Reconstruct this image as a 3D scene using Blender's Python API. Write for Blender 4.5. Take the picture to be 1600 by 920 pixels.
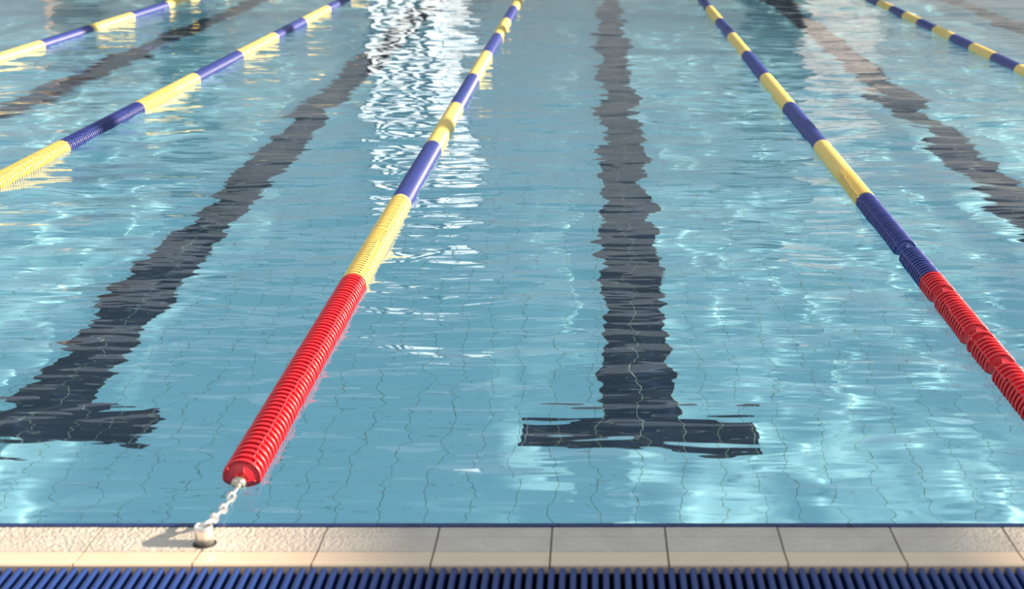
import bpy, bmesh, math, random
import numpy as np
from mathutils import Vector, Matrix

for o in list(bpy.data.objects):
    bpy.data.objects.remove(o)
SC = bpy.context.scene
COL = SC.collection
RNG = random.Random(7)

# ------------------------------------------------------------------ camera
F = 2280.0                                   # focal length in pixels of a 1600 x 920 frame
PITCH = math.atan(665 / F)
CAM_H = 1.4467
cam_d = bpy.data.cameras.new('camera')
cam = bpy.data.objects.new('camera', cam_d)
COL.objects.link(cam)
cam.location = (0, 0, CAM_H)
cam.rotation_euler = (math.pi / 2 - PITCH, 0, 0)
cam_d.sensor_width = 36
cam_d.lens = F / 1600 * 36
cam_d.shift_x = -130 / 1600
cam_d.clip_end = 400
cam_d.dof.use_dof = True
cam_d.dof.focus_distance = 5.4
cam_d.dof.aperture_fstop = 4.0
SC.camera = cam

# ------------------------------------------------------------------ light, sky, exposure
world = bpy.data.worlds.new('sky')
SC.world = world
world.use_nodes = True
bg = world.node_tree.nodes['Background']
bg.inputs['Color'].default_value = (0.78, 0.89, 1.0, 1)
bg.inputs['Strength'].default_value = 0.76

sun_d = bpy.data.lights.new('sun', 'SUN')
sun = bpy.data.objects.new('sun', sun_d)
COL.objects.link(sun)
to_sun = Vector((1.0, -0.03, 0.364)).normalized()
sun.rotation_euler = to_sun.to_track_quat('Z', 'Y').to_euler()
sun.location = (14, 3, 9)
sun_d.energy = 12.0
sun_d.color = (1.0, 0.86, 0.68)
sun_d.angle = math.radians(0.6)
sun_d.cycles.is_caustics_light = True

vs = SC.view_settings
vs.view_transform = 'Standard'
vs.look = 'None'
vs.exposure = 0.0
vs.gamma = 1.0
vs.use_curve_mapping = False
SC.cycles.caustics_refractive = True
SC.cycles.caustics_reflective = True
SC.cycles.blur_glossy = 0.3
SC.cycles.sample_clamp_indirect = 6.0
SC.cycles.max_bounces = 10
SC.cycles.transmission_bounces = 8
SC.cycles.use_denoising = True


# ------------------------------------------------------------------ helpers
def np_mesh(name, verts, faces, mats=(), smooth=True):
    """verts (n,3) array, faces: list of (m,k) integer arrays"""
    me = bpy.data.meshes.new(name)
    verts = np.asarray(verts, dtype=np.float32)
    if isinstance(faces, np.ndarray):
        faces = [faces]
    loops = np.concatenate([f.reshape(-1) for f in faces]).astype(np.int32)
    tot = np.concatenate([np.full(len(f), f.shape[1], np.int32) for f in faces])
    start = np.concatenate([[0], np.cumsum(tot)[:-1]]).astype(np.int32)
    me.vertices.add(len(verts))
    me.vertices.foreach_set('co', verts.reshape(-1))
    me.loops.add(len(loops))
    me.loops.foreach_set('vertex_index', loops)
    me.polygons.add(len(tot))
    me.polygons.foreach_set('loop_start', start)
    me.polygons.foreach_set('use_smooth', np.full(len(tot), smooth))
    me.update(calc_edges=True)
    me.validate()
    for m in mats:
        me.materials.append(m)
    return me


class MB:
    """collects boxes, lathes and tubes, then becomes one mesh"""
    def __init__(self):
        self.v, self.f, self.n = [], [], 0

    def add(self, v, f):
        v = np.asarray(v, dtype=np.float64)
        self.v.append(v)
        for a in (f if isinstance(f, list) else [f]):
            self.f.append(np.asarray(a) + self.n)
        self.n += len(v)
        return self

    def box(self, x0, x1, y0, y1, z0, z1):
        v = [(x, y, z) for x in (x0, x1) for y in (y0, y1) for z in (z0, z1)]
        f = np.array([(0, 1, 3, 2), (4, 6, 7, 5), (0, 4, 5, 1), (2, 3, 7, 6), (0, 2, 6, 4), (1, 5, 7, 3)])
        return self.add(v, f)

    def lathe(self, prof, seg, axis='Y', origin=(0, 0, 0), close=False):
        """profile of (radius, along) revolved about an axis"""
        prof = np.asarray(prof, float)
        n = len(prof)
        t = np.arange(seg) / seg * 2 * math.pi
        c, s = np.cos(t), np.sin(t)
        r, a = prof[:, 0][:, None], prof[:, 1][:, None]
        if axis == 'Y':
            P = np.stack([r * c, a + 0 * c, r * s], -1)
        else:
            P = np.stack([r * c, r * s, a + 0 * c], -1)
        P = P.reshape(-1, 3) + np.asarray(origin)
        i = np.arange(n - 1 if not close else n)[:, None]
        j = np.arange(seg)[None, :]
        i2, j2 = (i + 1) % n, (j + 1) % seg
        q = np.stack([i * seg + j, i * seg + j2, i2 * seg + j2, i2 * seg + j], -1).reshape(-1, 4)
        if axis == 'Y':
            q = q[:, ::-1]
        return self.add(P, q)

    def tube(self, pts, r, seg=8, closed=False):
        pts = [Vector(p) for p in pts]
        n = len(pts)
        V = []
        for i, p in enumerate(pts):
            a = pts[(i - 1) % n] if (closed or i > 0) else p
            b = pts[(i + 1) % n] if (closed or i < n - 1) else p
            d = (b - a).normalized()
            u = d.cross(Vector((0.31, 0.17, 0.93))).normalized()
            w = d.cross(u)
            for k in range(seg):
                t = 2 * math.pi * k / seg
                V.append(p + (u * math.cos(t) + w * math.sin(t)) * r)
        Q = []
        for i in range(n if closed else n - 1):
            for k in range(seg):
                i2, k2 = (i + 1) % n, (k + 1) % seg
                Q.append((i * seg + k, i * seg + k2, i2 * seg + k2, i2 * seg + k))
        fs = [np.array(Q)]
        if not closed:
            fs.append(np.array([list(range(seg))[::-1], [(n - 1) * seg + k for k in range(seg)]]))
        return self.add([tuple(v) for v in V], fs)

    def mesh(self, name, mats, smooth=True):
        return np_mesh(name, np.concatenate(self.v), self.f, mats, smooth)


def link(name, me, parent=None, loc=(0, 0, 0), rot=(0, 0, 0)):
    o = bpy.data.objects.new(name, me)
    COL.objects.link(o)
    o.location = loc
    o.rotation_euler = rot
    if parent:
        o.parent = parent
    return o


def bevel(o, w, seg=2):
    m = o.modifiers.new('bevel', 'BEVEL')
    m.width = w
    m.segments = seg
    m.limit_method = 'ANGLE'
    return o


def tag(o, label, cat, group=None, kind=None):
    o['label'] = label
    o['category'] = cat
    if group:
        o['group'] = group
    if kind:
        o['kind'] = kind
    return o


def struct(name, me, label, cat, loc=(0, 0, 0)):
    return tag(link(name, me, None, loc), label, cat, None, 'structure')


def receiver(o):
    o.cycles.is_caustics_receiver = True
    return o


# ------------------------------------------------------------------ materials
def new_mat(name, color, rough=0.5, metallic=0.0, spec=0.5, coat=0.0):
    m = bpy.data.materials.new(name)
    m.use_nodes = True
    b = m.node_tree.nodes['Principled BSDF']
    b.inputs['Base Color'].default_value = (*color, 1)
    b.inputs['Roughness'].default_value = rough
    b.inputs['Metallic'].default_value = metallic
    b.inputs['Specular IOR Level'].default_value = spec
    b.inputs['Coat Weight'].default_value = coat
    b.inputs['Coat Roughness'].default_value = 0.08
    return m


class NT:
    def __init__(self, m):
        self.t = m.node_tree
        self.b = self.t.nodes['Principled BSDF']

    def node(self, kind, **kw):
        n = self.t.nodes.new(kind)
        for k, v in kw.items():
            if k in n.inputs:
                n.inputs[k].default_value = v
            else:
                setattr(n, k, v)
        return n

    def ln(self, a, b):
        self.t.links.new(a, b)


def mottled(name, c1, c2, scale, rough=(0.4, 0.6), bump=0.0, bscale=None, detail=4, metallic=0):
    m = new_mat(name, c1, rough[0], metallic)
    t = NT(m)
    tc = t.node('ShaderNodeTexCoord')
    nz = t.node('ShaderNodeTexNoise', Scale=scale, Detail=detail)
    t.ln(tc.outputs['Object'], nz.inputs['Vector'])
    r = t.node('ShaderNodeValToRGB')
    r.color_ramp.elements[0].position = 0.32
    r.color_ramp.elements[1].position = 0.68
    r.color_ramp.elements[0].color = (*c1, 1)
    r.color_ramp.elements[1].color = (*c2, 1)
    t.ln(nz.outputs['Fac'], r.inputs['Fac'])
    t.ln(r.outputs['Color'], t.b.inputs['Base Color'])
    mr = t.node('ShaderNodeMapRange')
    mr.inputs['To Min'].default_value = rough[0]
    mr.inputs['To Max'].default_value = rough[1]
    t.ln(nz.outputs['Fac'], mr.inputs['Value'])
    t.ln(mr.outputs['Result'], t.b.inputs['Roughness'])
    if bump:
        n2 = t.node('ShaderNodeTexNoise', Scale=bscale or scale, Detail=3)
        t.ln(tc.outputs['Object'], n2.inputs['Vector'])
        bp = t.node('ShaderNodeBump', Strength=bump, Distance=0.004)
        t.ln(n2.outputs['Fac'], bp.inputs['Height'])
        t.ln(bp.outputs['Normal'], t.b.inputs['Normal'])
    return m


TILE = 0.134


def tiled(name, c1, c2, grout, joint=0.0017, rough=0.35, axes='XY'):
    """square tiles with grout joints, aligned to the world axes"""
    m = new_mat(name, c1, rough)
    t = NT(m)
    tc = t.node('ShaderNodeTexCoord')
    vec = tc.outputs['Object']
    if axes != 'XY':
        sx = t.node('ShaderNodeSeparateXYZ')
        cb = t.node('ShaderNodeCombineXYZ')
        t.ln(vec, sx.inputs[0])
        t.ln(sx.outputs[axes[0]], cb.inputs['X'])
        t.ln(sx.outputs[axes[1]], cb.inputs['Y'])
        vec = cb.outputs[0]
    br = t.node('ShaderNodeTexBrick', offset=0.0, squash=1.0)
    br.inputs['Scale'].default_value = 1.0
    br.inputs['Mortar Size'].default_value = joint
    br.inputs['Mortar Smooth'].default_value = 0.1
    br.inputs['Brick Width'].default_value = TILE
    br.inputs['Row Height'].default_value = TILE
    br.inputs['Color1'].default_value = (*c1, 1)
    br.inputs['Color2'].default_value = (*c2, 1)
    br.inputs['Mortar'].default_value = (*grout, 1)
    t.ln(vec, br.inputs['Vector'])
    t.ln(br.outputs['Color'], t.b.inputs['Base Color'])
    return m


FLOOR_A, FLOOR_B, GROUT = (0.40, 0.77, 0.89), (0.43, 0.80, 0.91), (0.22, 0.42, 0.40)
M = {}
M['pool_tile'] = tiled('pale blue pool tile', FLOOR_A, FLOOR_B, GROUT)
M['pool_wall'] = tiled('pale blue wall tile', FLOOR_A, FLOOR_B, GROUT, axes='XZ')
M['pool_side'] = tiled('pale blue side tile', FLOOR_A, FLOOR_B, GROUT, axes='YZ')
M['black_tile'] = tiled('dark navy line tile', (0.008, 0.018, 0.052), (0.010, 0.022, 0.060), (0.30, 0.38, 0.28))
M['edge_tile'] = mottled('dark blue edge tile', (0.012, 0.028, 0.11), (0.02, 0.045, 0.16), 30, (0.2, 0.4))
M['grout'] = mottled('brown grout', (0.10, 0.07, 0.045), (0.16, 0.12, 0.085), 25, (0.7, 0.9))
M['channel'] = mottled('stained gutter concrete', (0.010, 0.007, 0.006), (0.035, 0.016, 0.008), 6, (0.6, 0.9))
M['grate_blue'] = mottled('blue grate plastic', (0.012, 0.038, 0.17), (0.018, 0.05, 0.21), 14, (0.35, 0.5))
M['deck'] = mottled('pale deck tile', (0.52, 0.48, 0.42), (0.60, 0.55, 0.48), 5, (0.35, 0.55))
M['steel'] = mottled('brushed steel', (0.84, 0.80, 0.75), (0.92, 0.88, 0.83), 40, (0.28, 0.38), metallic=0.85)
M['nut'] = mottled('aged brass nut', (0.58, 0.47, 0.31), (0.72, 0.64, 0.50), 60, (0.2, 0.35), metallic=1)
M['dark_rubber_shade'] = mottled('dark rubber and shade', (0.03, 0.03, 0.028), (0.05, 0.048, 0.042), 40, (0.5, 0.7))
M['wall_paint'] = mottled('pale grey wall paint', (0.76, 0.76, 0.78), (0.80, 0.80, 0.82), 1.5, (0.6, 0.8))
M['pink_paint'] = mottled('grey rose plaster', (0.36, 0.34, 0.36), (0.40, 0.38, 0.40), 1.5, (0.6, 0.8))
M['dark_paint'] = mottled('dark slate paint', (0.035, 0.05, 0.06), (0.05, 0.065, 0.08), 2, (0.4, 0.6))
M['roof'] = mottled('added grey roof', (0.36, 0.37, 0.39), (0.42, 0.43, 0.45), 2, (0.6, 0.8))
M['terracotta'] = mottled('warm brown plaster', (0.42, 0.25, 0.16), (0.50, 0.32, 0.22), 3, (0.6, 0.8))
M['red'] = mottled('red float plastic', (0.66, 0.004, 0.014), (0.72, 0.006, 0.02), 30, (0.34, 0.46))
M['yellow'] = mottled('yellow float plastic', (0.88, 0.62, 0.16), (0.91, 0.68, 0.20), 30, (0.34, 0.46))
M['blue'] = mottled('blue float plastic', (0.022, 0.036, 0.22), (0.028, 0.046, 0.26), 30, (0.34, 0.46))
for k in ('red', 'yellow', 'blue'):
    b = M[k].node_tree.nodes['Principled BSDF']
    b.inputs['Coat Weight'].default_value = 0.15
    b.inputs['Specular IOR Level'].default_value = 0.9

# wet, worn coping stone: rough grip zone towards the water, smooth glazed nose towards the grate
m = new_mat('beige coping tile', (0.70, 0.60, 0.48), 0.4)
t = NT(m)
tc = t.node('ShaderNodeTexCoord')
sp = t.node('ShaderNodeSeparateXYZ')
t.ln(tc.outputs['Object'], sp.inputs[0])
nz = t.node('ShaderNodeTexNoise', Scale=9.0, Detail=5)
t.ln(tc.outputs['Object'], nz.inputs['Vector'])
zone = t.node('ShaderNodeMapRange')                      # 0 on the nose, 1 on the grip zone
zone.inputs['From Min'].default_value = 2.922
zone.inputs['From Max'].default_value = 2.930
t.ln(sp.outputs['Y'], zone.inputs['Value'])
ra = t.node('ShaderNodeValToRGB')
ra.color_ramp.elements[0].color = (0.80, 0.59, 0.41, 1)
ra.color_ramp.elements[1].color = (0.85, 0.65, 0.47, 1)
rb = t.node('ShaderNodeValToRGB')
rb.color_ramp.elements[0].color = (0.56, 0.48, 0.39, 1)
rb.color_ramp.elements[1].color = (0.78, 0.69, 0.58, 1)
t.ln(nz.outputs['Fac'], ra.inputs['Fac'])
t.ln(nz.outputs['Fac'], rb.inputs['Fac'])
mx = t.node('ShaderNodeMix', data_type='RGBA')
t.ln(zone.outputs['Result'], mx.inputs['Factor'])
t.ln(ra.outputs['Color'], mx.inputs['A'])
t.ln(rb.outputs['Color'], mx.inputs['B'])
prev_c = mx.outputs['Result']
for jy, amount in ((2.926, 0.55), (3.002, 0.28)):           # fine lengthwise joints
    c_ = t.node('ShaderNodeMath', operation='COMPARE')
    c_.inputs[1].default_value = jy
    c_.inputs[2].default_value = 0.0016
    t.ln(sp.outputs['Y'], c_.inputs[0])
    a_ = t.node('ShaderNodeMath', operation='MULTIPLY')
    a_.inputs[1].default_value = amount
    t.ln(c_.outputs[0], a_.inputs[0])
    j_ = t.node('ShaderNodeMix', data_type='RGBA')
    j_.inputs['B'].default_value = (0.20, 0.13, 0.08, 1)
    t.ln(a_.outputs[0], j_.inputs['Factor'])
    t.ln(prev_c, j_.inputs['A'])
    prev_c = j_.outputs['Result']
t.ln(prev_c, t.b.inputs['Base Color'])
gr = t.node('ShaderNodeTexNoise', Scale=120.0, Detail=4)
t.ln(tc.outputs['Object'], gr.inputs['Vector'])
hm = t.node('ShaderNodeMath', operation='MULTIPLY')
t.ln(gr.outputs['Fac'], hm.inputs[0])
t.ln(zone.outputs['Result'], hm.inputs[1])
bp = t.node('ShaderNodeBump', Strength=1.0, Distance=0.009)
t.ln(hm.outputs[0], bp.inputs['Height'])
t.ln(bp.outputs['Normal'], t.b.inputs['Normal'])
rr = t.node('ShaderNodeMapRange')
rr.inputs['To Min'].default_value = 0.08
rr.inputs['To Max'].default_value = 0.38
t.ln(nz.outputs['Fac'], rr.inputs['Value'])
t.ln(rr.outputs['Result'], t.b.inputs['Roughness'])
M['coping'] = m

# clear water
m = bpy.data.materials.new('clear pool water')
m.use_nodes = True
nt = m.node_tree
nt.nodes.clear()
out = nt.nodes.new('ShaderNodeOutputMaterial')
gl = nt.nodes.new('ShaderNodeBsdfGlass')
gl.inputs['IOR'].default_value = 1.333
gl.inputs['Roughness'].default_value = 0.0
gl.inputs['Color'].default_value = (0.95, 0.99, 1.0, 1)
nt.links.new(gl.outputs[0], out.inputs['Surface'])
tcw = nt.nodes.new('ShaderNodeTexCoord')
prev = None
for sc_, size, strength in (((2.9, 7.0, 1.0), 1.0, 0.0125), ((5.0, 17.0, 1.0), 1.0, 0.0040)):
    mp = nt.nodes.new('ShaderNodeMapping')
    mp.inputs['Scale'].default_value = sc_
    mp.inputs['Rotation'].default_value = (0, 0, 0.12)
    mp.inputs['Location'].default_value = (5.1, 5.1, 0)
    nt.links.new(tcw.outputs['Object'], mp.inputs['Vector'])
    n_ = nt.nodes.new('ShaderNodeTexNoise')
    n_.inputs['Scale'].default_value = size
    n_.inputs['Detail'].default_value = 1.0
    nt.links.new(mp.outputs[0], n_.inputs['Vector'])
    bp_ = nt.nodes.new('ShaderNodeBump')
    bp_.inputs['Strength'].default_value = 1.0
    bp_.inputs['Distance'].default_value = strength
    nt.links.new(n_.outputs['Fac'], bp_.inputs['Height'])
    if prev:
        nt.links.new(prev.outputs[0], bp_.inputs['Normal'])
    prev = bp_
nt.links.new(prev.outputs[0], gl.inputs['Normal'])
M['water'] = m

# frosted panes with daylight behind them
m = new_mat('daylit frosted pane', (0.8, 0.85, 0.9), 0.5)
b = m.node_tree.nodes['Principled BSDF']
b.inputs['Emission Color'].default_value = (1.0, 0.98, 0.93, 1)
b.inputs['Emission Strength'].default_value = 2.7
M['pane'] = m

# ------------------------------------------------------------------ pool shell
EDGE_Y = 3.066                  # water's edge, near end
FAR_Y = 28.0
PX0, PX1 = -8.9, 7.3
DEPTH = 1.2

struct_floor = receiver(struct('floor', MB().box(PX0, PX1, EDGE_Y - 0.1, FAR_Y + 0.1, -DEPTH - 0.15, -DEPTH).mesh('floor', [M['pool_tile']], False),
                               'pale blue tiled pool floor under the water', 'pool floor'))
receiver(struct('wall_near', MB().box(PX0, PX1, EDGE_Y - 0.1, EDGE_Y, -DEPTH, -0.012).mesh('wall_near', [M['pool_wall']], False),
                'tiled pool wall below the beige coping', 'pool wall'))
receiver(struct('wall_end', MB().box(PX0, PX1, FAR_Y, FAR_Y + 0.1, -DEPTH, 0.03).mesh('wall_end', [M['pool_wall']], False),
                'tiled pool wall at the far end of the lanes', 'pool wall'))
receiver(struct('wall_left', MB().box(PX0 - 0.1, PX0, EDGE_Y, FAR_Y, -DEPTH, 0.03).mesh('wall_left', [M['pool_side']], False),
                'tiled side wall of the pool on the left', 'pool wall'))
receiver(struct('wall_right', MB().box(PX1, PX1 + 0.1, EDGE_Y, FAR_Y, -DEPTH, 0.03).mesh('wall_right', [M['pool_side']], False),
                'tiled side wall of the pool on the right', 'pool wall'))

# dark lane lines: inlaid tiles with a cross bar 1.6 m from the wall
LINE_X = (-4.17, -1.98, 0.165, 2.26, 4.4)
LINE_LABELS = ('dark lane line on the pool floor, far left between the two leftmost ropes',
               'dark lane line with cross bar left of the rope chained to the coping',
               'dark T-ended lane line on the pool floor in the middle lane',
               'dark lane line on the pool floor in the lane right of the middle one',
               'dark lane line on the pool floor beyond the rightmost rope')
BAR_Y0, BAR_Y1 = 4.67, 4.94
for x, lab in zip(LINE_X, LINE_LABELS):
    mb = MB()
    y1 = FAR_Y - 1.6
    P = [(-.134, BAR_Y1), (-.42, BAR_Y1), (-.42, BAR_Y0), (.42, BAR_Y0), (.42, BAR_Y1), (.134, BAR_Y1), (.134, y1), (-.134, y1)]
    n = len(P)
    V = [(a, bb, 0) for a, bb in P] + [(a, bb, 0.004) for a, bb in P]
    fs = [np.array([list(range(n, 2 * n))]), np.array([(i, (i + 1) % n, n + (i + 1) % n, n + i) for i in range(n)])]
    mb.add(V, fs)
    receiver(struct('lane_marking', mb.mesh('lane_marking', [M['black_tile']], False), lab, 'lane line', (x, 0, -DEPTH)))

# ------------------------------------------------------------------ water surface
wr = np.random.default_rng(11)
cols = np.concatenate([np.arange(PX0, -5.6, 0.04), np.arange(-5.6, -3.0, 0.022), np.arange(-3.0, 2.6, 0.013), np.arange(2.6, 4.8, 0.022), np.arange(4.8, PX1, 0.04), [PX1]])
ys = [EDGE_Y]
while ys[-1] < FAR_Y - 0.08:
    ys.append(ys[-1] + min(0.0095 + max(0, ys[-1] - 4.5) * 0.0022, 0.04))
rows = np.array(ys + [FAR_Y])
GX, GY = np.meshgrid(cols, rows)
Z = np.zeros_like(GX)
SPACE = np.gradient(rows)[:, None]
# slow patches of calmer and livelier water
calm = 0.9 + 0.4 * np.sin(GX * 0.9 + 1.3 * np.sin(GY * 0.35) + 0.5) * np.sin(GY * 0.8 + 0.9 * np.sin(GX * 0.5))
calm *= np.clip(0.42 + (GY - EDGE_Y) / 3.2, 0.42, 1.0)
for lam0, lam1, n, slope, spread in ((0.9, 2.2, 12, 0.018, 0.8), (0.4, 0.9, 20, 0.035, 0.8), (0.2, 0.4, 24, 0.030, 0.75)):
    per = slope * math.sqrt(2) / math.sqrt(n)
    B = np.zeros_like(GX)
    for _ in range(n):
        lam = math.exp(wr.uniform(math.log(lam0), math.log(lam1)))
        th = wr.normal(math.pi / 2, spread)
        k = 2 * math.pi / lam
        fade = np.clip(lam / (4 * SPACE), 0, 1) ** 2
        B += fade * (per / k) * np.sin(k * math.cos(th) * GX + k * math.sin(th) * GY + wr.uniform(0, 2 * math.pi))
    if lam1 < 0.5:                              # the short chop dies out near the overflow edge
        B *= np.clip((GY - 3.2) / 2.2, 0.25, 1.0)
    Z += B * calm
Z *= np.clip((GY - EDGE_Y) / 0.12, 0.15, 1)
nr, nc = GX.shape
V = np.stack([GX, GY, Z], -1).reshape(-1, 3)
I = (np.arange(nr - 1)[:, None] * nc + np.arange(nc - 1)[None, :])
Q = np.stack([I, I + 1, I + nc + 1, I + nc], -1).reshape(-1, 4)
water = struct('water', np_mesh('water', V, Q, [M['water']]), 'clear rippled blue water filling the swimming pool', 'water')
water.cycles.is_caustics_caster = True

# ------------------------------------------------------------------ coping, gutter, deck
COP0, COP1 = 2.853, 3.056
JW = 0.257
X_JOINT = -0.098
mb = MB()
prof = [(COP0, -0.045), (COP0, 0.006), (COP0 + 0.004, 0.0105), (COP0 + 0.011, 0.011), (COP0 + 0.018, 0.008), (2.925, 0.004), (3.0, 0.003), (COP1 - 0.003, 0.002), (COP1, -0.002), (COP1, -0.045)]
tl = MB()
for i in range(-12, 15):
    x0 = X_JOINT + i * JW + 0.002
    x1 = X_JOINT + (i + 1) * JW - 0.002
    n = len(prof)
    dz = RNG.uniform(-0.0004, 0.0004)
    V = [(x0, y, z + dz) for y, z in prof] + [(x1, y, z + dz) for y, z in prof]
    fs = [np.array([(k, (k + 1) % n, n + (k + 1) % n, n + k) for k in range(n)]),
          np.array([list(range(n))[::-1], list(range(n, 2 * n))])]
    tl.add(V, fs)
cx0, cx1 = X_JOINT - 12 * JW, X_JOINT + 15 * JW
cop = struct('coping', tl.mesh('coping', [M['coping']], False), 'beige tiled coping strip along the near water edge', 'coping')
gm = MB().box(cx0, cx1, COP0 + 0.003, COP1 - 0.001, -0.05, -0.0005).mesh('grout', [M['grout']], False)
link('grout', gm, cop)
em = MB().box(cx0, cx1, COP1, EDGE_Y + 0.006, -0.05, 0.0035).mesh('edge_tile', [M['edge_tile']], False)
e = link('edge_tile', em, cop)
e['label'] = 'dark blue edge tile line at the water'

GR0, GR1 = 2.60, 2.842
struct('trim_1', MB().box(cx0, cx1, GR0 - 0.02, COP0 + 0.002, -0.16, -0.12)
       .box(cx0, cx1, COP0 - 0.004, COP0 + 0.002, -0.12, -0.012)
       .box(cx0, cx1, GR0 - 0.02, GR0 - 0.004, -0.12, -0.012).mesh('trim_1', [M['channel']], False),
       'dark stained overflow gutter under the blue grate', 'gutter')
deckm = MB().box(-9, 12.5, -1.2, GR0 - 0.02, -0.16, 0.0).mesh('floor_deck', [M['deck']], False)
struct('floor_deck', deckm, 'pale tiled deck before the blue overflow grate', 'deck')

# overflow grate: one roll of blue bars
grate = link('overflow_grate', None, None, (0, GR0, -0.002))
tag(grate, 'blue slatted overflow grate along the beige coping', 'grate')
PIT = 0.0233
BW, BH, BL = 0.0068, 0.0075, GR1 - GR0
bar_prof = []
for k in range(9):
    a = math.pi * k / 8
    bar_prof.append((math.cos(a) * BW, 0.004 + math.sin(a) * 0.0055))
bar_prof = [(BW, -0.02)] + bar_prof + [(-BW, -0.02)]


def bar_mesh(name, xs):
    b_ = MB()
    n = len(bar_prof)
    for x in xs:
        V = [(x + px, 0.0, pz) for px, pz in bar_prof] + [(x + px, BL, pz) for px, pz in bar_prof]
        b_.add(V, [np.array([((k + 1) % n, k, n + k, n + (k + 1) % n) for k in range(n)]),
                   np.array([list(range(n)), list(range(n, 2 * n))[::-1]])])
    return b_.mesh(name, [M['grate_blue']], False)


one = bar_mesh('grate_bar', [0.0])
in_view = range(-55, 45)
for i in in_view:
    link('grate_bar', one, grate, (i * PIT, 0, 0))
rest = link('grate_bars', bar_mesh('grate_bars', [i * PIT for i in list(range(-130, -55)) + list(range(45, 150))]), grate)
rest['kind'] = 'stuff'
link('cross_rod', MB().tube([(-3.0, 0.05, -0.012), (3.4, 0.05, -0.012)], 0.005, 8)
     .tube([(-3.0, BL - 0.07, -0.012), (3.4, BL - 0.07, -0.012)], 0.005, 8).mesh('cross_rod', [M['dark_rubber_shade']]), grate)

# ------------------------------------------------------------------ far end of the hall and the sun-side structure (seen mirrored in the water)
WY = 31.0


def wall_block(name, x0, x1, y0, y1, z0, z1, mat, label, cat='wall'):
    return struct(name, MB().box(x0, x1, y0, y1, z0, z1).mesh(name, [M[mat]], False), label, cat)


struct('floor_far', MB().box(-14, 13, FAR_Y + 0.1, WY + 1, -0.16, 0.0).mesh('floor_far', [M['deck']], False), 'pale deck at the far end of the pool', 'deck')
struct('floor_sun_side', MB().box(PX1 + 0.1, 13, GR0, FAR_Y + 0.1, -0.16, 0.0).mesh('floor_sun_side', [M['deck']], False), 'pale deck along the right side of the pool', 'deck')
struct('floor_shade_side', MB().box(-14, PX0 - 0.1, GR0, FAR_Y + 0.1, -0.16, 0.0).mesh('floor_shade_side', [M['deck']], False), 'pale deck along the left side of the pool', 'deck')
far = MB()
far.box(-14, -4.75, WY, WY + 0.3, 0, 7.0)
far.box(-2.6, 13, WY, WY + 0.3, 0, 7.0)
far.box(-4.75, -2.6, WY, WY + 0.3, 0, 0.45)
far.box(-4.75, -2.6, WY, WY + 0.3, 5.2, 7.0)
struct('wall_far', far.mesh('wall_far', [M['wall_paint']], False), 'pale grey hall wall beyond the far pool end', 'wall')
wf = MB()
for x, w in ((-4.75, 0.12), (-4.42, 0.16), (-4.08, 0.20), (-3.72, 0.24), (-3.22, 0.05), (-2.68, 0.09)):
    wf.box(x, x + w, WY - 0.02, WY + 0.1, 0.45, 5.2)
for z, h_ in ((0.45, 0.07), (1.4, 0.06), (2.3, 0.25), (3.4, 0.06), (4.3, 0.3), (5.13, 0.07)):
    wf.box(-4.75, -2.59, WY - 0.02, WY + 0.1, z, z + h_)
win = struct('window_1', MB().box(-4.72, -2.62, WY + 0.04, WY + 0.06, 0.45, 5.2).mesh('window_1', [M['pane']], False), 'tall bright window at the far end of the hall', 'window')
link('window_frame', wf.mesh('window_frame', [M['dark_paint']], False), win)
for nm, x0, x1, z1, mat, lab in (('pillar', -8.8, -7.75, 4.4, 'dark_paint', 'dark slate pillar before the far wall, on the left'),
                                 ('pillar', 3.05, 4.15, 3.1, 'dark_paint', 'dark slate pillar before the far wall, beside the rose one'),
                                 ('pillar', 4.2, 5.9, 3.9, 'pink_paint', 'grey rose plaster pillar before the far wall'),
                                 ('pillar', -2.95, -2.2, 1.7, 'pink_paint', 'low grey rose post before the tall window'),
                                 ('pillar', -11.0, -10.3, 3.2, 'terracotta', 'warm brown pillar before the far wall, leftmost')):
    q_ = [(x0, WY - 1.4), (x1, WY - 1.4 + (0.6 * (x1 - x0) if mat != 'dark_paint' else 0)), (x1, WY - 0.3), (x0, WY - 0.3)]
    V = [(a, c, 0) for a, c in q_] + [(a, c, z1) for a, c in q_]
    fs = [np.array([(3, 2, 1, 0), (4, 5, 6, 7), (0, 1, 5, 4), (1, 2, 6, 5), (2, 3, 7, 6), (3, 0, 4, 7)])]
    p = struct(nm, MB().add(V, fs).mesh('pillar', [M[mat]], False), lab, 'pillar')
    bevel(p, 0.02)
struct('added_roof', MB().box(-14, 13, 15.0, 28.5, 7.0, 7.25).mesh('added_roof', [M['roof']], False), 'added grey roof over the far half, dimming the reflected sky', 'roof')  # added out of view so the water mirrors less sky; gap lights the wall
# sun side: columns carrying one beam; their shade falls across the ropes and the coping
SX = 12.0
BEAM0, BEAM1 = 4.12, 4.59
sb = MB().box(SX, SX + 0.25, -2, 31, BEAM0, BEAM1)
struct('beam', sb.mesh('beam', [M['wall_paint']], False), 'long beam of the open sun side, right of the pool', 'beam')
for y, w in ((7.9, 0.16), (13.1, 0.2), (16.2, 0.35), (19.4, 0.7), (23.6, 0.9)):  # the wide far ones are sized to shade more of the far water
    struct('column', MB().box(SX, SX + 0.25, y - w, y + w, 0, BEAM0).box(SX, SX + 0.25, y - w, y + w, BEAM1, 8.0).mesh('column', [M['wall_paint']], False),
           'column of the open sun side, %.0f metres along the pool' % y, 'column')

# ------------------------------------------------------------------ lane ropes
PITCH_D = 1.335 / 44
R0 = 0.049
AX = 0.008                      # the axis rides just above the water


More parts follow.
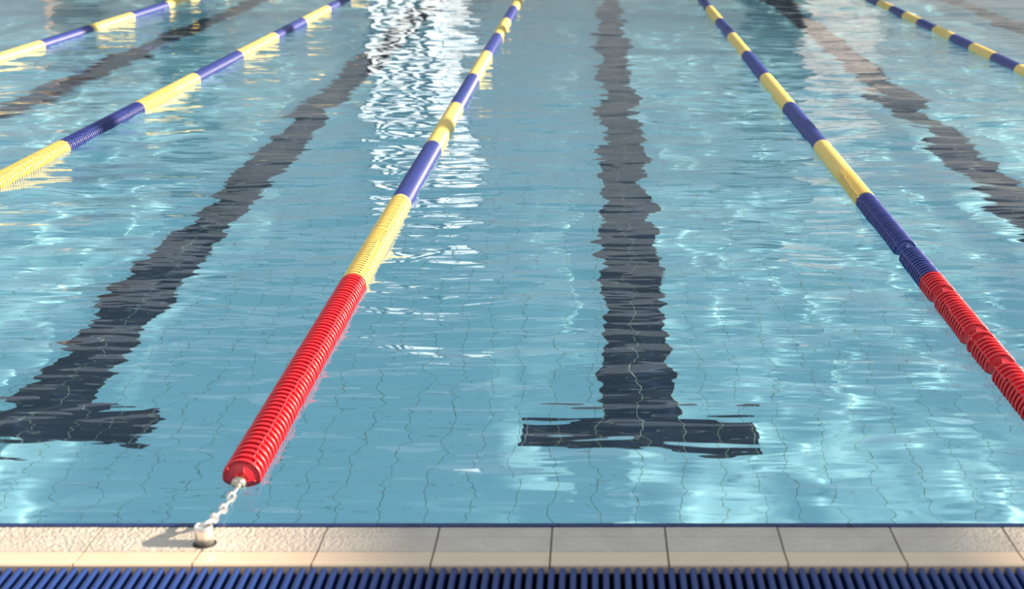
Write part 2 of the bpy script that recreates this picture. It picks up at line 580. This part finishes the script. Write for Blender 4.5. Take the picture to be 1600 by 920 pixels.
def disc_mesh(name, color, seg, full=True):
    p = PITCH_D
    mb = MB()
    outer = [(0.0365, p * 0.5), (0.0365, -p * 0.06), (0.0455, -p * 0.10), (0.0483, -p * 0.15), (R0, -p * 0.25),
             (0.0485, -p * 0.37), (0.0470, -p * 0.44), (0.0445, -p * 0.46)]
    front = [(0.0435, -p * 0.36), (0.036, -p * 0.40), (0.026, -p * 0.52), (0.016, -p * 0.60), (0.010, -p * 0.60)]
    back = [(0.010, p * 0.2), (0.03, p * 0.25), (0.0365, p * 0.5)]
    mb.lathe(outer + front + back, seg, close=False)
    for k in range(4):                         # axial ribs in the groove, curved ribs on the face
        a = math.radians(52 + 90 * k)
        ca, sa = math.cos(a), math.sin(a)
        w = 0.0017

        def fr(r, y, s):
            return (ca * r - sa * s * w, y, sa * r + ca * s * w)
        V = [fr(r, y, s) for r in (0.036, 0.0468) for y in (-p * 0.1, p * 0.56) for s in (-1, 1)]
        mb.add(V, np.array([(0, 1, 3, 2), (4, 6, 7, 5), (0, 4, 5, 1), (2, 3, 7, 6), (0, 2, 6, 4), (1, 5, 7, 3)]))
        pts = []
        for j in range(8):
            u = j / 7
            r = 0.013 + u * 0.031
            aa = a + 0.55 * math.sin(u * math.pi)
            yy = -p * (0.61 - 0.24 * u) - 0.0006
            pts.append((math.cos(aa) * r, yy, math.sin(aa) * r))
        mb.tube(pts, 0.0014, 6)
    return mb.mesh(name, [M[color]])


def band_mesh(name, color, length, seg, fine):
    """a whole colour band of ringed floats in one mesh"""
    n = max(1, round(length / PITCH_D))
    p = length / n
    mb = MB()
    prof = []
    for i in range(n):
        y = i * p
        if fine:
            prof += [(0.0445, y + p * 0.04), (0.0485, y + p * 0.12), (R0, y + p * 0.25), (0.0485, y + p * 0.38), (0.039, y + p * 0.5), (0.039, y + p * 0.96)]
        else:
            prof += [(0.0488, y + p * 0.05), (R0, y + p * 0.45), (0.044, y + p * 0.6), (0.044, y + p * 0.95)]
    prof = [(0.006, 0.0), (0.03, -0.004)] + prof + [(0.03, length + 0.002), (0.006, length)]
    mb.lathe(prof, seg)
    return mb.mesh(name, [M[color]])


CACHE = {}


def get(kind, *a):
    key = (kind,) + a
    if key not in CACHE:
        CACHE[key] = {'disc': disc_mesh, 'band': band_mesh}[kind](*a)
    return CACHE[key]


def hub_mesh(color, length):
    return MB().lathe([(0.004, 0), (0.012, 0), (0.012, length), (0.004, length)], 16).mesh('float_band', [M[color]])


L = 1.335
E0 = 5.05                       # where the red end band stops


def lane_rope(x, y_start, bands, label, group, disc_range, gaps=(), wob=0.0):
    """bands: list of (colour, y0, y1); disc_range: (y from, y to) in which every float disc is a mesh of its own"""
    root = link('lane_rope', None, None, (x, y_start, AX))
    tag(root, label, 'lane rope', group)
    link('cable', MB().tube([(0, -0.02, 0), (0, FAR_Y - y_start - 0.4, 0)], 0.004, 8).mesh('cable', [M['steel']]), root)
    count = 0
    for color, y0, y1 in bands:
        if y1 <= y0:
            continue
        lab = color + ' float band'
        single = y1 > disc_range[0] and y0 < disc_range[1]
        if not single:
            near = y0 < 10.5
            me = get('band', 'float_band', color, round(y1 - y0, 4), 48 if near else 24, near)
            o = link('float_band', me, root, (0, y0 - y_start, 0), (0, RNG.uniform(0, 6.28), 0))
            o['label'] = lab
            continue
        band = link('float_band', hub_mesh(color, y1 - y0), root, (0, y0 - y_start, 0))
        band['label'] = lab
        n = round((y1 - y0) / PITCH_D)
        p = (y1 - y0) / n
        rest = []
        twist = RNG.uniform(-0.1, 0.1)
        for i in range(n):
            yc = (i + 0.5) * p
            yw = y0 + yc
            shift = 0.0
            skip = False
            for g0, g1 in gaps:
                if g0 <= yw < g1:
                    skip = True
            if skip:
                continue
            if RNG.random() < 0.12:
                twist = RNG.uniform(-0.22, 0.22)
            inside = disc_range[0] <= yw <= disc_range[1] and count < 100
            rot = (RNG.uniform(-0.012, 0.012), twist + RNG.uniform(-0.03, 0.03), RNG.uniform(-0.012, 0.012))
            loc = (RNG.uniform(-0.0006, 0.0006), yc, RNG.uniform(-0.0006, 0.0006))
            if inside:
                link('float_disc', get('disc', 'float_disc', color, 56), band, loc, rot)
                count += 1
            else:
                rest.append(yc)
        if rest:
            mb = MB()
            for yc in rest:
                mb.lathe([(0.0415, yc + p * .5), (0.0415, yc - p * .02), (0.0485, yc - p * .12), (R0, yc - p * .25), (0.0485, yc - p * .38), (0.0445, yc - p * .46), (0.03, yc - p * .5), (0.01, yc - p * .55)], 40)
            ro = link('float_discs', mb.mesh('float_discs', [M[color]]), band)
            ro['kind'] = 'stuff'
    return root


def alternate(first, y0, step, y_end, other=None):
    a, b_ = first, ('blue' if first == 'yellow' else 'yellow')
    res, y, i = [], y0, 0
    while y < y_end - 0.2:
        res.append(((a, b_)[i % 2], round(y, 4), round(min(y + step, y_end), 4)))
        y += step
        i += 1
    return res


END = FAR_Y - 0.6
GRP = 'striped lane ropes floating on the pool'
START = E0 - 57 * PITCH_D
rope_b = lane_rope(-0.870, START, [('red', START, E0)] + alternate('yellow', E0, L, END),
                   'lane rope chained to the coping, red end then yellow and blue bands', GRP, (3.0, 8.0))
D_ = PITCH_D


def at_disc(i):
    return E0 - i * D_


rope_c = lane_rope(1.216, START, [('red', START, E0 + 0.03)] + alternate('blue', E0 + 0.03, L - 0.004, END),
                   'lane rope with red end leaving the picture at the lower right', GRP, (3.62, 8.0),
                   gaps=((at_disc(6.6), at_disc(4.6)), (at_disc(21.6), at_disc(19.6)), (at_disc(24.2), at_disc(22.6)), (at_disc(31.6), at_disc(29.6)), (E0 + 0.40, E0 + 0.48)))
rope_a = lane_rope(-2.850, START, [('red', START, E0), ('blue', E0, E0 + L)] + alternate('yellow', E0 + L, L, END),
                   'second lane rope from the left, long yellow band at the left picture edge', GRP, (6.75, 12.0))
rope_e = lane_rope(-4.690, START, [('red', START, 4.9)] + alternate('blue', 4.92, 1.252, END),
                   'leftmost lane rope, crossing the upper left corner of the picture', GRP, (99, 99))
rope_d = lane_rope(3.153, START, [('red', START, 4.72)] + alternate('yellow', 10.88 - 0.687 * 9, 0.687, END),
                   'lane rope with short bands, in the upper right corner', GRP, (99, 99))

# end fitting of the chained rope: nut, then the chain to the cup
end_y = -0.012
nut = MB().lathe([(0.004, 0.0), (0.0165, 0.0), (0.0185, -0.004), (0.0185, -0.012), (0.0165, -0.017), (0.012, -0.021), (0.009, -0.022), (0.0085, -0.027), (0.004, -0.029), (0.0005, -0.0295)], 24)
for k in range(6):
    a = math.pi / 3 * k
    nut.box(math.cos(a) * 0.013 - 0.002, math.cos(a) * 0.013 + 0.002, -0.0225, -0.016, math.sin(a) * 0.013 - 0.002, math.sin(a) * 0.013 + 0.002)
o = link('end_nut', nut.mesh('end_nut', [M['nut']]), rope_b, (-0.002, end_y, -0.004), (0.1, 0, 0))
o['label'] = 'brassy end nut of the cable'

CUP = Vector((-0.870, 2.966, 0.004))
root_loc = Vector((-0.870, START, AX))
p0 = root_loc + Vector((-0.002, end_y - 0.028, -0.006))
p1 = CUP + Vector((0.006, 0.012, 0.044))
LINKS = 7
dirv = (p1 - p0)
ll = dirv.length / LINKS
for i in range(LINKS):
    u = (i + 0.5) / LINKS
    c = p0 + dirv * u + Vector((0, 0, -0.012 * 4 * u * (1 - u)))
    pts = []
    for k in range(20):
        a = 2 * math.pi * k / 20
        lx = math.cos(a) * 0.0082
        ly = math.sin(a) * (ll * 0.5 + 0.0035)
        ly += math.copysign(0.0, ly)
        pts.append((lx, ly, 0))
    lk = link('chain_link', MB().tube(pts, 0.0040, 8, closed=True).mesh('chain_link', [M['steel']]), rope_b, tuple(c - root_loc))
    tilt = math.atan2(dirv.z, -dirv.y) + 0.28 * (0.5 - u) * -1
    lk.rotation_euler = (-tilt, math.radians(45 if i % 2 else -45), -math.atan2(dirv.x, -dirv.y))

cup = link('anchor_cup', MB().lathe([(0.0005, 0.0), (0.0205, 0.0), (0.0205, 0.041), (0.0198, 0.0435), (0.0185, 0.044), (0.0170, 0.043), (0.0165, 0.036), (0.0005, 0.036)], 40, axis='Z').mesh('anchor_cup', [M['steel']]), None, tuple(CUP))
tag(cup, 'small shiny steel anchor cup holding the chain on the coping', 'anchor')
link('recess_shade_ring', MB().lathe([(0.0206, 0.0), (0.0206, 0.0006), (0.025, 0.0006), (0.0265, 0.0), (0.0265, -0.001)], 40, axis='Z').mesh('recess_shade_ring', [M['dark_rubber_shade']]), cup)  # shallow recess ring, its dark colour standing in for shade at the cup's foot
for p in cup.data.polygons:
    p.use_smooth = True
